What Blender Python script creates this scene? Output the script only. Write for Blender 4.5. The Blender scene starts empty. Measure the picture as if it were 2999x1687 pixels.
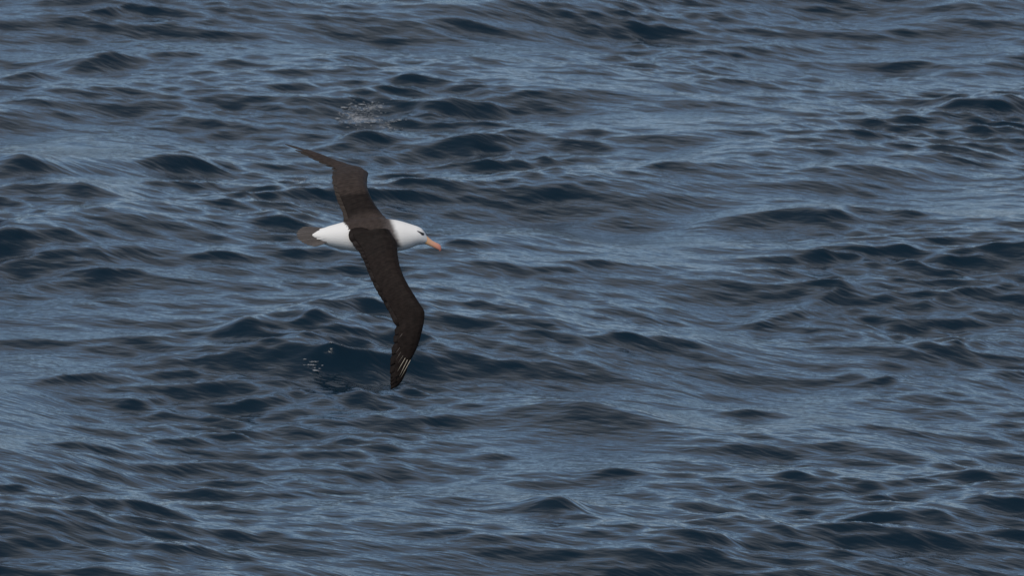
import bpy, bmesh, math, random
import numpy as np
from mathutils import Vector, Matrix

# ------------------------------------------------------------------ camera, sky, sun
SC = bpy.context.scene
COL = SC.collection
PITCH = math.radians(11.0)
CAM_H = 15.0
LENS, SENSOR = 300.0, 36.0
cam_d = bpy.data.cameras.new('camera')
cam = bpy.data.objects.new('camera', cam_d)
COL.objects.link(cam)
cam.location = (0, 0, CAM_H)
cam.rotation_euler = (math.radians(90) - PITCH, 0, 0)
cam_d.lens = LENS
cam_d.sensor_width = SENSOR
cam_d.clip_start = 0.5
cam_d.clip_end = 20000
cam_d.dof.use_dof = True
cam_d.dof.focus_distance = 50.0
cam_d.dof.aperture_fstop = 15.0
SC.camera = cam

SUN_EL, SUN_ROT = math.radians(48), math.radians(-145)     # high on the left, behind the viewer, behind thin cloud
world = bpy.data.worlds.new('World')
SC.world = world
world.use_nodes = True
nt = world.node_tree
nt.nodes.clear()
def N(tree, typ, **kw):
    n = tree.nodes.new(typ)
    for k, v in kw.items():
        if k in n.inputs.keys():
            n.inputs[k].default_value = v
        else:
            setattr(n, k, v)
    return n
sky = N(nt, 'ShaderNodeTexSky', sky_type='NISHITA', sun_disc=False)
sky.sun_elevation, sky.sun_rotation = SUN_EL, SUN_ROT
sky.air_density, sky.dust_density, sky.ozone_density = 1.0, 0.2, 1.2
tc = N(nt, 'ShaderNodeTexCoord')
sep = N(nt, 'ShaderNodeSeparateXYZ')
nt.links.new(tc.outputs['Generated'], sep.inputs[0])
zc = N(nt, 'ShaderNodeMath', operation='ADD'); zc.inputs[1].default_value = 0.12
nt.links.new(sep.outputs['Z'], zc.inputs[0])
zm = N(nt, 'ShaderNodeMath', operation='MAXIMUM'); zm.inputs[1].default_value = 0.05
nt.links.new(zc.outputs[0], zm.inputs[0])
dv = N(nt, 'ShaderNodeVectorMath', operation='DIVIDE')
cmb = N(nt, 'ShaderNodeCombineXYZ')
for k in 'XYZ':
    nt.links.new(zm.outputs[0], cmb.inputs[k])
nt.links.new(tc.outputs['Generated'], dv.inputs[0])
nt.links.new(cmb.outputs[0], dv.inputs[1])
cn = N(nt, 'ShaderNodeTexNoise', Scale=0.9, Detail=6.0, Roughness=0.55)
nt.links.new(dv.outputs[0], cn.inputs['Vector'])
cr = N(nt, 'ShaderNodeMapRange')
cr.inputs['From Min'].default_value, cr.inputs['From Max'].default_value = 0.36, 0.60
cr.inputs['To Min'].default_value, cr.inputs['To Max'].default_value = 0.30, 0.95
nt.links.new(cn.outputs['Fac'], cr.inputs['Value'])
mixc = N(nt, 'ShaderNodeMix', data_type='RGBA')
lo = N(nt, 'ShaderNodeMapRange', interpolation_type='SMOOTHSTEP')      # the deck breaks up towards the horizon
lo.inputs['From Min'].default_value, lo.inputs['From Max'].default_value = 0.10, 0.50
lo.inputs['To Min'].default_value, lo.inputs['To Max'].default_value = 0.75, 1.0
nt.links.new(sep.outputs['Z'], lo.inputs['Value'])
hi = N(nt, 'ShaderNodeMapRange', interpolation_type='SMOOTHSTEP')      # seen edge-on the far deck closes up; overhead it is open
hi.inputs['From Min'].default_value, hi.inputs['From Max'].default_value = 0.30, 0.95
hi.inputs['To Min'].default_value, hi.inputs['To Max'].default_value = 1.0, 0.35
nt.links.new(sep.outputs['Z'], hi.inputs['Value'])
cf_ = N(nt, 'ShaderNodeMath', operation='MULTIPLY')
nt.links.new(cr.outputs['Result'], cf_.inputs[0]); nt.links.new(lo.outputs['Result'], cf_.inputs[1])
cg_ = N(nt, 'ShaderNodeMath', operation='MULTIPLY')
nt.links.new(cf_.outputs[0], cg_.inputs[0]); nt.links.new(hi.outputs['Result'], cg_.inputs[1])
nt.links.new(cg_.outputs[0], mixc.inputs['Factor'])
nt.links.new(sky.outputs['Color'], mixc.inputs['A'])
cc = N(nt, 'ShaderNodeMix', data_type='RGBA')                    # far cloud seen through blue air, grey stratus overhead
el = N(nt, 'ShaderNodeMapRange', interpolation_type='SMOOTHSTEP')
el.inputs['From Min'].default_value, el.inputs['From Max'].default_value = 0.12, 0.55
nt.links.new(sep.outputs['Z'], el.inputs['Value'])
nt.links.new(el.outputs['Result'], cc.inputs['Factor'])
cc.inputs['A'].default_value = (2.6, 4.4, 7.6, 1)
cc.inputs['B'].default_value = (4.2, 4.25, 4.4, 1)           # in the sky texture's units
nt.links.new(cc.outputs['Result'], mixc.inputs['B'])
bg = N(nt, 'ShaderNodeBackground', Strength=0.11)
nt.links.new(mixc.outputs['Result'], bg.inputs['Color'])
wo = N(nt, 'ShaderNodeOutputWorld')
nt.links.new(bg.outputs[0], wo.inputs[0])

sun_d = bpy.data.lights.new('sun', 'SUN')
sun_d.energy = 2.1
sun_d.angle = math.radians(25)
sun_d.color = (1.0, 0.95, 0.88)
sun = bpy.data.objects.new('sun', sun_d)
COL.objects.link(sun)
# towards the sun: the sky texture measures its rotation from +Y, clockwise seen from above
sdir = Vector((math.sin(SUN_ROT) * math.cos(SUN_EL), math.cos(SUN_ROT) * math.cos(SUN_EL), math.sin(SUN_EL)))
sun.rotation_euler = sdir.to_track_quat('Z', 'Y').to_euler()
sun.location = sdir * 100

vs = SC.view_settings
vs.view_transform, vs.look, vs.exposure, vs.gamma = 'Standard', 'None', 0.0, 1.0
vs.use_curve_mapping = False

# ------------------------------------------------------------------ helpers
rng = np.random.default_rng(3)
random.seed(4)
W, H = 2999.0, 1687.0

def tag(o, label=None, cat=None, group=None, kind=None):
    for k, v in (('label', label), ('category', cat), ('group', group), ('kind', kind)):
        if v:
            o[k] = v

def link(name, me, mat=None, parent=None):
    o = bpy.data.objects.new(name, me)
    COL.objects.link(o)
    if mat and not me.materials:
        me.materials.append(mat)
    if parent:
        o.parent = parent
    return o

def mesh_from(name, verts, faces, smooth=True):
    me = bpy.data.meshes.new(name)
    me.from_pydata([tuple(v) for v in verts], [], faces)
    me.polygons.foreach_set('use_smooth', [smooth] * len(me.polygons))
    me.update()
    return me

def on_sea(px, py):
    """place on the mean sea level that the photograph shows at (px, py)"""
    x = (px - W / 2) / W * SENSOR / LENS
    y = -(py - H / 2) / W * SENSOR / LENS
    d = (x, math.cos(PITCH) + y * math.sin(PITCH), -math.sin(PITCH) + y * math.cos(PITCH))
    t = CAM_H / -d[2]
    return d[0] * t, d[1] * t

# ------------------------------------------------------------------ the sea
def grow(a, step, ratio, end):
    out = []
    while abs(a) < abs(end):
        step *= ratio
        a += step
        out.append(a)
    return out
def axis(lo, hi, d, ratio, elo, ehi):
    mid = list(np.arange(lo, hi + d / 2, d))
    left = grow(-lo, d, ratio, -elo) if elo < 0 else []
    return np.array([-v for v in left][::-1] + mid + grow(hi, d, ratio, ehi), dtype=np.float64)
xs = axis(-6.6, 6.6, 0.021, 1.10, -6000, 6000)
ymid = np.arange(61.0, 101.0, 0.042)
yl, st = [], 0.042
y = 61.0
while y > -3000:
    st *= 1.10
    y -= st
    yl.append(y)
ys = np.concatenate([np.array(yl[::-1]), ymid, np.array(grow(101.0, 0.042, 1.10, 9000))])
nx, ny = len(xs), len(ys)
sx = np.gradient(xs).astype(np.float32)
sy = np.gradient(ys).astype(np.float32)
X, Y = np.meshgrid(xs.astype(np.float32), ys.astype(np.float32))

# wave trains: wavelength, bearing, slope
WIND = math.radians(262)          # travel direction of the wind sea: towards the viewer, slightly left
RIP = math.radians(58 + 180)      # the finest ripples run across the rest
waves = []
def band(l0, l1, n, slope, mean, spread):
    for i in range(n):
        lam = math.exp(rng.uniform(math.log(l0), math.log(l1)))
        th = rng.normal(mean, spread)
        k = 2 * math.pi / lam
        waves.append((k, math.cos(th), math.sin(th), slope * math.sqrt(2.0 / n) / k, rng.uniform(0, 6.283)))
R = math.radians
band(9.0, 22.0, 10, 0.035, WIND + 0.25, R(22))
for turn, share in ((R(-50), .50), (R(2), .62), (R(50), .58)):        # crossing seas
    band(4.0, 9.0, 9, 0.062 * share, WIND + turn, R(13))
    band(2.0, 4.0, 14, 0.060 * share, WIND + turn, R(18))
    band(1.0, 2.0, 18, 0.068 * share, WIND + turn, R(17))
band(0.5, 1.0, 60, 0.080, WIND - 0.1, R(27))
band(0.25, 0.5, 80, 0.112, RIP + 0.1, R(32))
band(0.12, 0.25, 70, 0.100, RIP, R(26))

def soft_field(scale, n=14):
    f = np.zeros_like(X)
    for i in range(n):
        th = rng.uniform(0, 6.283); k = 2 * math.pi / (scale * math.exp(rng.uniform(-.5, .5)))
        f += np.cos(k * (math.cos(th) * X + 0.45 * math.sin(th) * Y) + rng.uniform(0, 6.283))
    return f / math.sqrt(n / 2)
gust = np.clip(0.95 + 0.40 * soft_field(4.0), 0.3, 1.7).astype(np.float32)

Z = np.zeros_like(X); DX = np.zeros_like(X); DY = np.zeros_like(X)
CHOP = 0.85
for k, c, s, a, ph in waves:
    lam = 2 * math.pi / k
    wx = np.clip((lam / sx - 3.0) / 3.0, 0, 1)
    wy = np.clip((lam / sy - 3.0) / 3.0, 0, 1) if abs(s) > 0.05 else np.ones_like(sy)
    jx = np.where(wx > 0)[0]; jy = np.where(wy > 0)[0]
    if len(jx) == 0 or len(jy) == 0:
        continue
    bx, by = slice(jx[0], jx[-1] + 1), slice(jy[0], jy[-1] + 1)
    w = (wy[by, None] * wx[None, bx] * a).astype(np.float32)
    if lam < 1.0:
        w = w * gust[by, bx]
    p = (k * c) * X[by, bx] + (k * s) * Y[by, bx] + np.float32(ph)
    Z[by, bx] += w * np.cos(p)
    sn = w * np.sin(p) * (CHOP if lam > 4.0 else 0.72 if lam > 0.8 else 0.5)
    DX[by, bx] -= c * sn
    DY[by, bx] -= s * sn

# single steep wavelets: x, y of the crest in the photograph, half length, height of the dark face (both in its pixels), slope of the crest line
CRESTS = [(268,165,180,54,-.12),(80,215,110,40,-.1),(120,285,90,24,.1),(1310,310,220,56,.14),(1340,396,240,54,.03),(1040,378,90,52,.12),
 (70,508,120,84,.22),(180,615,240,72,.10),(90,745,220,100,.26),(590,467,230,58,-.06),(2280,652,270,62,.03),(2290,262,110,34,.05),
 (2330,182,120,30,.02),(2860,300,150,58,.08),(1410,745,140,42,.08),(1790,795,180,34,0),(1650,815,90,30,.05),
 (925,985,100,66,.34),(880,1000,60,36,-.3),(690,1000,110,60,.12),(1020,1072,260,48,.06),(800,1140,170,36,-.10),(410,1140,100,30,-.1),(1640,1205,150,44,.08),
 (1170,1212,130,34,.03),(1460,1155,130,40,.1),(700,1418,170,52,.10),(1610,1515,110,64,-.10),(1440,1310,100,28,.05),(2640,655,130,26,.05),
 (2500,1086,70,28,.02),(2390,885,150,32,-.24),(2260,930,140,30,-.2),(2610,1095,130,26,-.1),(2620,1255,150,34,.05),(815,690,100,42,.04),
 (490,1652,120,36,.05),(1980,1470,150,36,.2),(2200,1575,140,40,.22),(1800,1385,110,30,.12),(2040,1640,120,36,.2),(1920,515,120,24,0),
 (1260,558,110,26,.05),(240,1085,120,28,-.15),(120,985,150,34,.05),(1000,200,160,24,.08),(1750,165,150,26,.03),(2080,95,160,24,.02),
 (2630,120,140,26,.06),(650,80,150,24,0),(330,40,140,24,-.1),(1420,60,150,22,.05),(2840,870,140,30,-.15),(2850,1010,140,34,-.2),
 (330,820,150,30,.06),(620,775,120,26,.03),(1900,1010,170,30,.05),(2150,1180,160,28,.08),(2800,1420,150,30,.15),(300,1290,180,32,.05),
 (1120,1450,170,26,.08),(1330,1600,160,30,.1),(2580,1600,140,34,.2),(130,1480,140,30,0),(560,560,140,28,-.05),(2560,420,170,26,.04)]
for px, py, hl, hp, sl in CRESTS:
    gx, gy = on_sea(px, py)
    m = math.hypot(gx, gy, CAM_H) * SENSOR / LENS / W                  # metres per photograph pixel there
    tx, ty = 1.0, -sl / 0.19                                          # crest line on the water
    ln = math.hypot(tx, ty); tx, ty = tx / ln, ty / ln
    L = hl * m * ln * 0.80
    hh = hp * m * 0.60
    wf, wb = hp * m * 1.3, hp * m * 3.4
    q = max(L, wb) * 2.6
    i0, i1 = np.searchsorted(ys, (gy - q, gy + q)); j0, j1 = np.searchsorted(xs, (gx - q, gx + q))
    if i1 <= i0 or j1 <= j0:
        continue
    xx = X[i0:i1, j0:j1] - gx; yy = Y[i0:i1, j0:j1] - gy
    v = xx * tx + yy * ty
    u = -(-xx * ty + yy * tx)                                         # positive towards the viewer
    u = u - 0.10 * L * np.sin(v * 3.1 / L + px) - 0.12 * wf * np.sin(v * 9.0 + py)
    pr = np.where(u > 0, np.exp(-(np.abs(u) / wf) ** 1.6), np.exp(-(np.abs(u) / wb) ** 1.25))
    al = np.exp(-np.abs(v / L) ** 2.0) * (1 + 0.25 * np.sin(v * 5.3 + py))
    Z[i0:i1, j0:j1] += (hh * pr * al).astype(np.float32)
    DY[i0:i1, j0:j1] -= (0.10 * hh * pr * al).astype(np.float32)
ZS = Z
co = np.empty((ny * nx, 3), dtype=np.float32)
co[:, 0] = (X + DX).ravel(); co[:, 1] = (Y + DY).ravel(); co[:, 2] = Z.ravel()
idx = np.arange(ny * nx, dtype=np.int32).reshape(ny, nx)
quads = np.stack([idx[:-1, :-1], idx[:-1, 1:], idx[1:, 1:], idx[1:, :-1]], axis=-1).reshape(-1)
me = bpy.data.meshes.new('sea')
me.vertices.add(len(co)); me.vertices.foreach_set('co', co.ravel())
me.loops.add(len(quads)); me.loops.foreach_set('vertex_index', quads)
nf = len(quads) // 4
me.polygons.add(nf)
me.polygons.foreach_set('loop_start', np.arange(nf, dtype=np.int32) * 4)
me.polygons.foreach_set('loop_total', np.full(nf, 4, dtype=np.int32))
me.polygons.foreach_set('use_smooth', np.ones(nf, dtype=bool))
me.update(calc_edges=True)

def water_material():
    m = bpy.data.materials.new('sea_water'); m.use_nodes = True
    t = m.node_tree; b = t.nodes['Principled BSDF']
    b.inputs['Base Color'].default_value = (0.0010, 0.0105, 0.0190, 1)
    b.inputs['Roughness'].default_value = 0.09
    b.inputs['IOR'].default_value = 1.333
    g = N(t, 'ShaderNodeTexCoord')
    prev = None
    for rot, sc, dist, det in ((-34, (2.4, 8.0, 1), 0.015, 2.0), (-32, (5.0, 20.0, 1), 0.0065, 1.5), (-10, (4.0, 12.0, 1), 0.006, 2.0)):
        # vectors turn first, then stretch: long axis along the ripple crests
        r = N(t, 'ShaderNodeVectorRotate', rotation_type='Z_AXIS'); r.inputs['Angle'].default_value = math.radians(-rot)
        t.links.new(g.outputs['Object'], r.inputs['Vector'])
        mu = N(t, 'ShaderNodeVectorMath', operation='MULTIPLY'); mu.inputs[1].default_value = sc
        t.links.new(r.outputs[0], mu.inputs[0])
        nn = N(t, 'ShaderNodeTexNoise', Scale=1.0, Detail=det, Roughness=0.5)
        t.links.new(mu.outputs[0], nn.inputs['Vector'])
        bp = N(t, 'ShaderNodeBump', Strength=1.0, Distance=dist)
        t.links.new(nn.outputs['Fac'], bp.inputs['Height'])
        if prev:
            t.links.new(prev.outputs[0], bp.inputs['Normal'])
        prev = bp
    t.links.new(prev.outputs[0], b.inputs['Normal'])
    return m
sea = link('sea', me, water_material())
tag(sea, kind='structure')

def sea_z(x, y):
    """height of the finished water surface near (x, y)"""
    i = int(np.clip(np.searchsorted(ys, y), 1, ny - 2)); j = int(np.clip(np.searchsorted(xs, x), 1, nx - 2))
    return float(X[i, j] + DX[i, j]), float(Y[i, j] + DY[i, j]), float(Z[i, j])

# ------------------------------------------------------------------ foam and pale glints
def plain(name, col, rough=0.6, **kw):
    m = bpy.data.materials.new(name); m.use_nodes = True
    b = m.node_tree.nodes['Principled BSDF']
    b.inputs['Base Color'].default_value = (*col, 1)
    b.inputs['Roughness'].default_value = rough
    for k, v in kw.items():
        b.inputs[k].default_value = v
    return m
foam_glint_mat = plain('foam_and_glints', (0.33, 0.33, 0.33), 0.8)
def foam_and_glints(spots):
    bm = bmesh.new()
    for px, py, rx, ry, n, size in spots:
        for _ in range(n):
            a, r = random.uniform(0, 6.283), min(abs(random.gauss(0, 1.1)), 2.6)
            gx, gy = on_sea(px + rx * r * math.cos(a), py + ry * r * math.sin(a))
            x, y, z = sea_z(gx, gy)
            s = size * math.exp(random.gauss(0, 0.45))
            rz = Matrix.Rotation(random.gauss(-0.6, 0.4), 4, 'Z')
            mtx = Matrix.Translation((x, y, z)) @ rz @ Matrix.Diagonal((s * random.uniform(1.5, 4.5), s * random.uniform(.9, 2.2), s * 0.22, 1))
            bmesh.ops.create_icosphere(bm, subdivisions=1, radius=1.0, matrix=mtx)
    me = bpy.data.meshes.new('sea_foam_and_glints'); bm.to_mesh(me); bm.free()
    me.polygons.foreach_set('use_smooth', [True] * len(me.polygons))
    o = link('sea_foam_and_glints', me, foam_glint_mat)
    tag(o, kind='stuff')
    return o
foam_and_glints([(1045,316,24,10,620,.0052),(1085,300,24,5,90,.005),(1115,335,22,5,50,.005),(962,1074,16,4,16,.004),(1002,1072,11,4,18,.004),
      (905,1090,12,3,30,.006),(862,494,24,6,40,.004),(900,478,16,4,24,.004)])  # the last two patches are water glints, laid on as pale foam lumps

# ------------------------------------------------------------------ the albatross
# drawn in its own side view: two millimetres to a photograph pixel about the body's middle (1090, 690);
# local X = ahead, Y = up, Z = towards the ship
BX, BY, PXM, DIST = 1090.0, 690.0, 0.002, 50.0
def P(px, py, z=0.0):
    f = PXM * (DIST - z) / DIST
    ox, oy = (BX - W / 2) * PXM, -(BY - H / 2) * PXM
    return Vector(((px - W / 2) * f - ox, -(py - H / 2) * f - oy, z))
cm = Matrix.Translation(cam.location) @ cam.rotation_euler.to_matrix().to_4x4()
bird = bpy.data.objects.new('albatross', None)
COL.objects.link(bird)
bird.empty_display_size = 0.3
bird.matrix_world = cm @ Matrix.Translation(((BX - W / 2) * PXM, -(BY - H / 2) * PXM, -DIST))
tag(bird, 'black-browed seabird gliding over the waves with dark wings, white head and orange bill', 'bird')

def interp(pts, x):
    """smooth interpolation through (x, value...) rows"""
    pts = np.array(pts, dtype=float)
    return [float(np.interp(x, pts[:, 0], pts[:, i])) for i in range(1, pts.shape[1])]
def resample(poly, ts):
    poly = np.array(poly, dtype=float)
    d = np.concatenate([[0], np.cumsum(np.linalg.norm(np.diff(poly, axis=0), axis=1))]); d /= d[-1]
    return np.stack([np.interp(ts, d, poly[:, i]) for i in range(poly.shape[1])], axis=1)

def loft(rings, close=True):
    vs_, fs = [], []
    n = len(rings[0])
    for r in rings:
        vs_ += [tuple(p) for p in r]
    for i in range(len(rings) - 1):
        for j in range(n):
            a, b = i * n + j, i * n + (j + 1) % n
            fs.append((a, b, b + n, a + n))
    if close:
        fs.append(tuple(range(n))[::-1]); fs.append(tuple((len(rings) - 1) * n + j for j in range(n)))
    return vs_, fs

# torso, neck and head: x, top, bottom, half depth (px), z of the axis (px)
BODY = [(914,686,691,3,0),(926,678.5,701,13,0),(943,669,713,24,0),(965,661,721,31,0),(985,655.5,725.5,36,0),(1005,650,730,40,0),
        (1030,644,735,44,0),(1060,639,739,47,0),(1090,636,741.5,48,0),(1115,636,741,47,0),(1140,641,739.5,44,0),
        (1161,644,736.5,40,0),(1181,649,733,36,2),(1203,656,726,31,3),(1223,662.5,717.5,26,4),(1234,668.5,715,22,4),(1241,676,714,18,4),(1246,685,713,14,4),(1251,694,712,9,4)]
rings = []
for x in np.concatenate([np.linspace(914, 1150, 36), np.linspace(1156, 1251, 24)]):
    t, b, d, zc_ = interp(BODY, x)
    cy, ry = (t + b) / 2, (b - t) / 2
    ring = []
    for j in range(28):
        a = 2 * math.pi * j / 28
        ring.append(P(x, cy - ry * math.sin(a), (zc_ + d * math.cos(a)) * PXM))
    rings.append(ring)
bv, bf = loft(rings)

# wings: leading and trailing edges drawn in the side view, with depth (m); positive = nearer the ship
NEAR_LE = [(1140,672,.085),(1152,694,.10),(1163,708,.125),(1164,722,.15),(1165,742,.19),(1170,774,.245),(1183,810,.29),(1198,838,.32),(1214,864,.345),(1231,891,.365),
           (1241,905,.372),(1245,918,.376),(1242,948,.38),(1232,990,.375),(1224,1016,.37),(1209,1046,.36),(1202,1056,.355),(1194,1078,.345),(1179,1104,.33),(1162,1128,.315),(1146,1140,.305)]
NEAR_TE = [(1019,686,.100),(1025,701,.106),(1036,716,.118),(1050,731,.138),(1058,748,.162),(1072,781,.205),(1088,819,.25),(1103,848,.28),(1119,876,.305),(1138,910,.33),
           (1150,936,.345),(1155,952,.35),(1150,975,.355),(1147,992,.355),(1141,1027,.35),(1137,1066,.34),(1136,1098,.325),(1139,1112,.32),(1140,1124,.315),(1142,1133,.31),(1145,1140,.305)]
FAR_LE = [(1143,655,-.05),(1134,642,-.07),(1122,631,-.095),(1103,606,-.15),(1088,581,-.20),(1078,557,-.25),(1075,539,-.32),(1077,520,-.40),(1080,508,-.46),
          (1066,498,-.50),(1053,494,-.53),(1036,490,-.56),(999,478,-.62),(969,466,-.665),(939,453,-.705),(904,441,-.75),(870,430,-.79),(835,421,-.825)]
FAR_TE = [(1003,664,-.05),(1005,652,-.07),(1008,638,-.09),(1001,614,-.14),(989,583,-.195),(979,559,-.24),(974,534,-.31),(972,516,-.38),(974,504,-.44),
          (972,499,-.47),(969,496,-.49),(962,492,-.51),(939,479,-.56),(918,468,-.60),(902,460,-.635),(878,447,-.70),(857,436,-.75),(835,421,-.825)]

def wing_normal(le, te, i):
    n = len(le)
    a, b = max(i - 1, 0), min(i + 1, n - 1)
    span = (le[b] + te[b] * .8) - (le[a] + te[a] * .8)
    nn = span.cross(le[i] - te[i]).normalized()
    return nn if nn.z > 0 else -nn
def wing_points(LE, TE):
    return [P(*p) for p in LE], [P(*p) for p in TE]
def dense(LE, TE, n):
    """n stations between matching rows of the two edges"""
    m = len(LE) - 1
    A, B = np.array(LE, float), np.array(TE, float)
    f = np.linspace(0, m, n)
    i = np.minimum(f.astype(int), m - 1); w = (f - i)[:, None]
    return (A[i] * (1 - w) + A[i + 1] * w).tolist(), (B[i] * (1 - w) + B[i + 1] * w).tolist()

def arm_mesh(LE, TE, last, chord):
    """the bones, flesh and covert feathers: a blunt fore edge thinning backwards"""
    le, te = wing_points(*dense(LE, TE, 56))
    n = int(56 * last)
    rg = []
    for i in range(n):
        f = i / (n - 1)
        nn = wing_normal(le, te, i)
        c = chord * (1 - 0.27 * max(0, f - .5) / .5)
        thick = 0.034 * (1 - f) + 0.010
        ring = []
        prof = [(0, 0), (.04, .42), (.14, .78), (.32, .86), (.58, .60), (.82, .36), (1.0, .22), (1.0, -.16), (.8, -.18), (.5, -.2), (.22, -.34), (.06, -.32)]
        for s, h in prof:
            q = le[i].lerp(te[i], s * c) + nn * (thick * h + 0.012 * math.sin(math.pi * min(s * c, 1)) * (1 - .5 * f))
            ring.append(q)
        rg.append(ring)
    return loft(rg)
av, af = arm_mesh(NEAR_LE, NEAR_TE, 0.88, 0.90)
cv, cf = arm_mesh(FAR_LE, FAR_TE, 0.90, 0.90)
V = list(bv); F = list(bf)
for v_, f_ in ((av, af), (cv, cf)):
    o_ = len(V); V += v_; F += [tuple(i + o_ for i in f) for f in f_]
bme = mesh_from('body', V, F)
bm = bmesh.new(); bm.from_mesh(bme); bmesh.ops.recalc_face_normals(bm, faces=bm.faces); bm.to_mesh(bme); bm.free()
tmp = link('body_draft', bme)
rm = tmp.modifiers.new('r', 'REMESH'); rm.mode = 'VOXEL'; rm.voxel_size = 0.0036; rm.use_smooth_shade = True
sm = tmp.modifiers.new('s', 'SMOOTH'); sm.factor = 0.5; sm.iterations = 5
dg = bpy.context.evaluated_depsgraph_get()
me = bpy.data.meshes.new_from_object(tmp.evaluated_get(dg))
me.name = 'body'
bpy.data.objects.remove(tmp)

# plumage colours, per vertex
n = len(me.vertices)
co = np.empty(n * 3); me.vertices.foreach_get('co', co); co = co.reshape(-1, 3)
no = np.empty(n * 3); me.vertices.foreach_get('normal', no); no = no.reshape(-1, 3)
fz = PXM * (DIST - co[:, 2]) / DIST
px = (co[:, 0] + (BX - W / 2) * PXM) / fz + W / 2
py = -(co[:, 1] - (BY - H / 2) * PXM) / fz + H / 2
zz = co[:, 2] / PXM
def ss(e0, e1, x):
    t = np.clip((x - e0) / (e1 - e0), 0, 1); return t * t * (3 - 2 * t)
def lump(x, y, z, s, seed):
    r = np.random.default_rng(seed); f = np.zeros_like(x)
    for _ in range(10):
        d = r.normal(size=3); d /= np.linalg.norm(d)
        f += np.cos((d[0] * x + d[1] * y + d[2] * z) / s * 6.283 * r.uniform(.6, 1.5) + r.uniform(0, 6.28))
    return f / 2.3
B = np.array(BODY)
top = np.interp(px, B[:, 0], B[:, 1]); bot = np.interp(px, B[:, 0], B[:, 2]); dep = np.interp(px, B[:, 0], B[:, 3])
ey, ez = (py - (top + bot) / 2) / ((bot - top) / 2), zz / dep
rad = np.sqrt(ey ** 2 + ez ** 2)
inside = (px > 900) & (px < 1255)
wing = np.where(inside, np.where(zz < 10, ss(1.0, 1.9, rad), ss(1.08, 1.30, rad)), 1.0)
wing = np.where((px > 1196) & (py < 735), 0.0, wing)
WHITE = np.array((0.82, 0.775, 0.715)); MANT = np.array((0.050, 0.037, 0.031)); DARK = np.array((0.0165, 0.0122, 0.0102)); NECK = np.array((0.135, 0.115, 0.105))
col = np.tile(WHITE, (n, 1))
nz1 = lump(px, py, zz, 14, 1); nz2 = lump(px, py, zz, 5, 2)
# dorsal side: the back leans 45 degrees towards the ship
dors = (-ey * 0.72 + ez * 0.70)
xf = 1146 + np.clip(py - 643, 0, 90) * 0.36 + nz1 * 1.0
xb = np.interp(py, [640, 651, 668, 681, 700, 720], [1003, 1006, 1019, 1027, 1030, 1040]) + nz2 * 2.0
mant = ss(-10, 12, xf - px) * ss(-2, 3, px - xb) * ss(-0.15, 0.15, dors + 0.1)
mc = MANT + (NECK - MANT) * ss(1108, 1162, px)[:, None] * 0.85
mc = mc * (1 + 0.08 * nz2 + 0.08 * nz1)[:, None]
col = col + (mc - col) * mant[:, None]
under = ss(0.0, 0.5, -(no[:, 1] * 0.6 + no[:, 2] * 0.8))
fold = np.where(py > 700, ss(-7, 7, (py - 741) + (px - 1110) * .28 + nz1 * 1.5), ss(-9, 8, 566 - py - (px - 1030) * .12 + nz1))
base = DARK + (np.where((py > 700)[:, None], np.array((.0180, .0127, .0104)), np.array((.042, .031, .0255))) - DARK) * fold[:, None]  # far wing's stronger light is put into its paler plumage past the fold
vane = lump(px * .12 + py * .02, py, zz * .6, 4.5, 7)
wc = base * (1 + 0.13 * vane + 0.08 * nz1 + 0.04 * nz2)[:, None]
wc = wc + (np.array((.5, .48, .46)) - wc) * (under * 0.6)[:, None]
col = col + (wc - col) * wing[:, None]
# soft grey wash on the cheek, dark brow
hd = ss(1170, 1215, px) * ss(-.6, .6, ey)
col = col * (1 - 0.10 * hd * (px > 1165))[:, None]
def seg(x0, y0, x1, y1):
    t = np.clip(((px - x0) * (x1 - x0) + (py - y0) * (y1 - y0)) / ((x1 - x0) ** 2 + (y1 - y0) ** 2), 0, 1)
    return np.hypot(px - (x0 + t * (x1 - x0)), py - (y0 + t * (y1 - y0))), t
d, t = seg(1222, 676, 1239, 685.5)
brow = (1 - ss(1.9, 4.2, d / (0.35 + 0.95 * t))) * (rad < 1.4) * (px > 1200)
col = col + (np.array((.020, .017, .017)) - col) * brow[:, None]
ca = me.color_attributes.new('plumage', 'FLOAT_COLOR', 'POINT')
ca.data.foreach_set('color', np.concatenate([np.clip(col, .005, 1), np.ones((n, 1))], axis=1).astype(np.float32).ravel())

def plumage_material():
    m = bpy.data.materials.new('plumage'); m.use_nodes = True
    t = m.node_tree; b = t.nodes['Principled BSDF']
    a = N(t, 'ShaderNodeAttribute', attribute_name='plumage')
    t.links.new(a.outputs['Color'], b.inputs['Base Color'])
    b.inputs['Roughness'].default_value = 0.62
    b.inputs['Specular IOR Level'].default_value = 0.06
    g = N(t, 'ShaderNodeTexCoord')
    mu = N(t, 'ShaderNodeVectorMath', operation='MULTIPLY'); mu.inputs[1].default_value = (40, 150, 150)
    t.links.new(g.outputs['Object'], mu.inputs[0])
    nn = N(t, 'ShaderNodeTexNoise', Scale=1.0, Detail=3.0)
    t.links.new(mu.outputs[0], nn.inputs['Vector'])
    bp = N(t, 'ShaderNodeBump', Strength=0.5, Distance=0.002)
    t.links.new(nn.outputs['Fac'], bp.inputs['Height'])
    t.links.new(bp.outputs[0], b.inputs['Normal'])
    return m
body = link('body', me, plumage_material(), bird)

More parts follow.
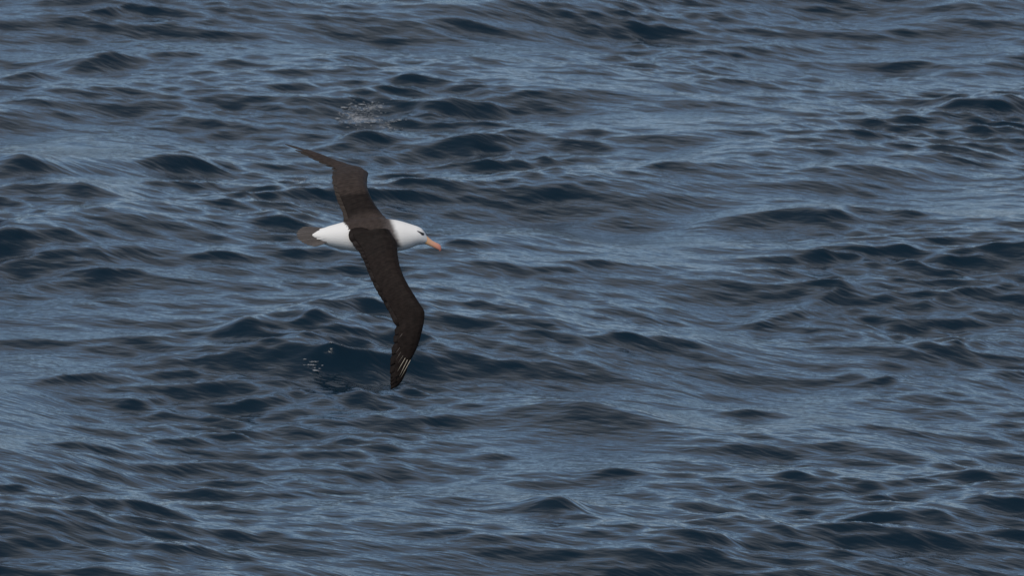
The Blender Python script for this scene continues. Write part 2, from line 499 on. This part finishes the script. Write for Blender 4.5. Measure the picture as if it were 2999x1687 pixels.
def feather_material(name, cols, gloss=.08):
    m = bpy.data.materials.new(name); m.use_nodes = True
    t = m.node_tree; b = t.nodes['Principled BSDF']
    oi = N(t, 'ShaderNodeObjectInfo')
    rp = N(t, 'ShaderNodeValToRGB')
    rp.color_ramp.elements[0].color = (*cols[0], 1); rp.color_ramp.elements[1].color = (*cols[1], 1)
    t.links.new(oi.outputs['Random'], rp.inputs['Fac'])
    g = N(t, 'ShaderNodeTexCoord')
    nn = N(t, 'ShaderNodeTexNoise', Scale=90.0, Detail=3.0)
    t.links.new(g.outputs['Object'], nn.inputs['Vector'])
    mr = N(t, 'ShaderNodeMapRange'); mr.inputs['To Min'].default_value = 0.7; mr.inputs['To Max'].default_value = 1.3
    t.links.new(nn.outputs['Fac'], mr.inputs['Value'])
    vm = N(t, 'ShaderNodeVectorMath', operation='SCALE')
    t.links.new(rp.outputs['Color'], vm.inputs[0]); t.links.new(mr.outputs['Result'], vm.inputs['Scale'])
    t.links.new(vm.outputs[0], b.inputs['Base Color'])
    b.inputs['Roughness'].default_value = 0.55
    b.inputs['Specular IOR Level'].default_value = gloss
    return m
F_DARK = feather_material('flight_feather', ((.0155, .0112, .0094), (.022, .016, .0132)))
F_FAR = feather_material('lit_flight_feather', ((.032, .024, .019), (.048, .037, .030)))  # lighter copy for the far wing, brightened as if catching more light
F_TAIL = feather_material('tail_feather', ((.072, .061, .054), (.104, .089, .080)))
SHAFT = plain('ivory_shaft', (0.44, 0.375, 0.28), 0.5)
SHAFT2 = plain('horn_shaft', (0.15, 0.12, 0.095), 0.5)

def feather(name, root, tip, side, nrm, width, mat, bend=0.0, tipr=0.55, thick=0.0007, parent=None, drop=0.0):
    """a thin closed vane: narrow root, broad middle, rounded tip; side = unit vector across it"""
    prof = [(0, .30), (.15, .62), (.4, .92), (.68, 1.0), (.86, .86), (.95, tipr), (1.0, tipr * .38)]
    up, dn = [], []
    ax = tip - root
    for t, w in prof:
        c = root + ax * t + side * (bend * math.sin(t * math.pi)) - nrm * (drop * t * t)
        for s, lift in ((-1, -.012), (0, .012), (1, -.012)):
            q = c + side * (s * w * width / 2) + nrm * (lift * width * w)
            up.append(q + nrm * thick); dn.append(q - nrm * thick)
    v = up + dn; k = len(up); f = []
    for i in range(len(prof) - 1):
        for j in range(2):
            a = i * 3 + j
            f.append((a, a + 1, a + 4, a + 3)); f.append((k + a, k + a + 3, k + a + 4, k + a + 1))
        f.append((i * 3, i * 3 + 3, k + i * 3 + 3, k + i * 3)); f.append((i * 3 + 2, k + i * 3 + 2, k + i * 3 + 5, i * 3 + 5))
    e = (len(prof) - 1) * 3
    f.append((0, k, k + 1, 1)); f.append((1, k + 1, k + 2, 2))
    f.append((e, e + 1, k + e + 1, k + e)); f.append((e + 1, e + 2, k + e + 2, k + e + 1))
    me_ = mesh_from(name, v, f)
    bm_ = bmesh.new(); bm_.from_mesh(me_); bmesh.ops.recalc_face_normals(bm_, faces=bm_.faces); bm_.to_mesh(me_); bm_.free()
    return link(name, me_, mat, parent or bird)

def shaft(fo, root, tip, nrm, side, t0, t1, w, mat, off):
    a, b = root.lerp(tip, t0) + nrm * off, root.lerp(tip, t1) + nrm * off
    ws = (w, w, w * .3)
    v = []
    for i, q in enumerate((a, a.lerp(b, .55), b)):
        v += [q - side * ws[i], q + nrm * w * .8, q + side * ws[i], q - nrm * .001]
    f = []
    for i in range(2):
        for j in range(4):
            f.append((i * 4 + j, i * 4 + (j + 1) % 4, i * 4 + 4 + (j + 1) % 4, i * 4 + 4 + j))
    f += [(3, 2, 1, 0), (8, 9, 10, 11)]
    return link('shaft', mesh_from('shaft', v, f), mat, fo)

def wing_feathers(LE, TE, split, n_sec, n_prim, mat, far):
    le, te = wing_points(*dense(LE, TE, 160))
    m = 160
    i_split = int(split * (m - 1))
    # secondaries: from the elbow's back edge outwards
    te_len = np.concatenate([[0], np.cumsum([(te[i + 1] - te[i]).length for i in range(m - 1)])])
    s0, s1 = te_len[1], te_len[i_split]
    for q in range(n_sec):
        L = s0 + (s1 - s0) * (q + .3) / n_sec
        i = int(np.searchsorted(te_len, L))
        nn = wing_normal(le, te, min(i, m - 2))
        tip = te[i] + (te[i] - le[i]) * random.uniform(-.008, .010) + nn * .003
        ri = max(2, i - 2)
        root = le[ri].lerp(te[ri], 0.46) + nn * .010
        sd = (tip - root).cross(nn).normalized()
        wd = max(.030, (s1 - s0) / n_sec * 2.9)
        feather('secondary_feather', root, tip, sd, nn, wd, mat, tipr=.62, drop=.002)
    # primaries: fan from the hand to the pointed tip
    for q in range(n_prim):
        f = (q + .6) / n_prim
        i = int(i_split + (m - 2 - i_split) * (f ** .92))
        j = int(i_split - 6 + (m * .80 - i_split) * f * .92)
        nn = wing_normal(le, te, min(j, m - 3))
        root = le[j].lerp(te[j], 0.52 - .30 * f) + nn * (.001 + .0016 * q * (1 if True else 0))
        tip = te[i].lerp(le[i], 0.10)
        if q == n_prim - 1:
            tip = te[m - 1].copy()
        sd = (tip - root).cross(nn).normalized()
        wd = (.058 - .006 * f) if not far else (.046 - .008 * f)
        fo = feather('primary_feather', root, tip, sd, nn, wd, mat, tipr=.34 if not far else .55, bend=(-.012 if not far else .003) * f)
        if not far and q >= n_prim - 7:
            pass
wing_feathers(NEAR_LE, NEAR_TE, 0.545, 19, 10, F_DARK, False)
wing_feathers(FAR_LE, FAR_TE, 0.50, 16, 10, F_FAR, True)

# the outermost near primaries show ivory shafts
sh_lines = [((1202,1055),(1174,1106),1,.0017),((1193.5,1054),(1170,1102),1,.0018),((1187,1049),(1164,1088),1,.0017),((1181,1041),(1166,1064),.5,.0013),
            ((1174,1031),(1160,1054),.3,.0010),((1171,1018),(1158,1036),.2,.0009),((1178,978),(1169,990),.2,.0012)]
prims = [o for o in bird.children if o.name.startswith('primary_feather')][:10]
NLE, NTE = np.array(NEAR_LE, float), np.array(NEAR_TE, float)
for q, ((x0, y0), (x1, y1), br, w) in enumerate(sh_lines):
    z = [float(np.interp(yy_, NLE[8:, 1], NLE[8:, 2])) for yy_ in (y0, y1)]
    a, b = P(x0, y0, z[0] + .022), P(x1, y1, z[1] + .024)
    sd = (b - a).cross(Vector((0, 0, 1))).normalized()
    shaft(prims[max(0, 9 - q)], a, b, Vector((0, 0, 1)), sd, 0, 1, w, SHAFT if br > .9 else SHAFT2, 0)

# tail: a fan of twelve, leaning with the back
tips = resample([(884,667.5),(873,675),(867,687),(870,699),(882,709),(898,716),(914,719)], np.linspace(0, 1, 12))
for k in range(12):
    f = k / 11
    zr = -.034 + .068 * f
    root = P(958, 673 + 35 * f, zr)
    ridge = 1 - abs(f - .42) * 2
    tip = P(tips[k][0], tips[k][1], -.075 + .15 * f + .012 * ridge)
    nn = Vector((0, .72, .70)).normalized()
    sd = (tip - root).cross(nn).normalized()
    root = root + nn * (.004 + .006 * ridge); tip = tip + nn * .006 * ridge
    feather('tail_feather', root, tip, sd, nn, .030, F_TAIL, tipr=.66)

# white coverts lying over the roots of the tail
F_WHITE = feather_material('white_covert', ((.76, .715, .66), (.82, .775, .715)))
for k, ((x0, y0), (x1, y1)) in enumerate([((966,670),(936,671)),((958,676),(927,678)),((952,683),(919,686)),((950,690),(918,690)),((954,697),(926,695.5))]):
    f = k / 6.5
    t, bo, d, _z = interp(BODY, x0)
    e = (y0 - (t + bo) / 2) / ((bo - t) / 2)
    a, b = P(x0, y0, d * math.sqrt(max(0, 1 - e * e)) * PXM - .003), P(x1, y1, -.024 + .058 * f)
    nn = Vector((0, .72 - .2 * f, .70 + .1 * f)).normalized()
    sd = (b - a).cross(nn).normalized()
    feather('tail_covert', a, b, sd, nn, .026, F_WHITE, tipr=.5)

# bill: horn sheath and pink hooked nail
BILL = [(1243,686,714,10,4),(1248,689,716,9.5,4),(1256,696,719,8,4),(1266,704.3,723.6,6.6,4),(1276,710,728,6,4)]
TIP = [(1276,710,728,6,4),(1284,713.4,731.6,5.6,4),(1289,717,734,4.6,4),(1291.6,721,735,3.2,4),(1292.4,724,733,1.6,4)]
def bill_part(name, rows, mat):
    rg = []
    for x, t, b, d, zc_ in rows:
        cy, ry = (t + b) / 2, (b - t) / 2
        rg.append([P(x, cy - ry * math.sin(a), (zc_ + d * math.copysign(abs(math.cos(a)) ** .8, math.cos(a))) * PXM)
                   for a in [2 * math.pi * j / 16 for j in range(16)]])
    v, f = loft(rg)
    me_ = mesh_from(name, v, f)
    bm_ = bmesh.new(); bm_.from_mesh(me_); bmesh.ops.recalc_face_normals(bm_, faces=bm_.faces); bm_.to_mesh(me_); bm_.free()
    return link(name, me_, mat, bird)
def bill_material():
    m = bpy.data.materials.new('bill_horn'); m.use_nodes = True
    t = m.node_tree; b = t.nodes['Principled BSDF']
    g = N(t, 'ShaderNodeTexCoord'); s = N(t, 'ShaderNodeSeparateXYZ')
    t.links.new(g.outputs['Object'], s.inputs[0])
    mr = N(t, 'ShaderNodeMapRange'); mr.inputs['From Min'].default_value = (1244 - BX) * PXM; mr.inputs['From Max'].default_value = (1292 - BX) * PXM
    t.links.new(s.outputs['X'], mr.inputs['Value'])
    rp = N(t, 'ShaderNodeValToRGB'); e = rp.color_ramp.elements
    e[0].color = (.60, .37, .16, 1); e[1].color = (.56, .20, .15, 1)
    x = e.new(.35); x.color = (.64, .34, .20, 1)
    x = e.new(.72); x.color = (.62, .27, .17, 1)
    t.links.new(mr.outputs['Result'], rp.inputs['Fac']); t.links.new(rp.outputs['Color'], b.inputs['Base Color'])
    b.inputs['Roughness'].default_value = .42
    return m
BM = bill_material()
bl = bill_part('bill', BILL + TIP[1:], BM)
# drooping point of the hook
rg = []
for x, y, r in ((1286,727,4.5),(1288,731,3.4),(1288.4,734.5,1.8),(1287.8,736.6,.6)):
    rg.append([P(x + r * math.cos(a), y, (4 + r * .8 * math.sin(a)) * PXM) for a in [2 * math.pi * j / 8 for j in range(8)]])
v, f = loft(rg)
link('bill_hook', mesh_from('bill_hook', v, f), BM, bl)

# eyes, one on each side of the head
EYE = plain('eye', (.006, .006, .007), .15)
for sgn in (1, -1):
    bm = bmesh.new()
    t, b, d, zc_ = interp(BODY, 1235.5)
    q = P(1235.5, 685.5, (zc_ + sgn * d * .93) * PXM)
    bmesh.ops.create_uvsphere(bm, u_segments=16, v_segments=10, radius=.0078, matrix=Matrix.Translation(q) @ Matrix.Diagonal((1.15, .8, .8, 1)))
    me_ = bpy.data.meshes.new('eye'); bm.to_mesh(me_); bm.free()
    me_.polygons.foreach_set('use_smooth', [True] * len(me_.polygons))
    link('eye', me_, EYE, bird)
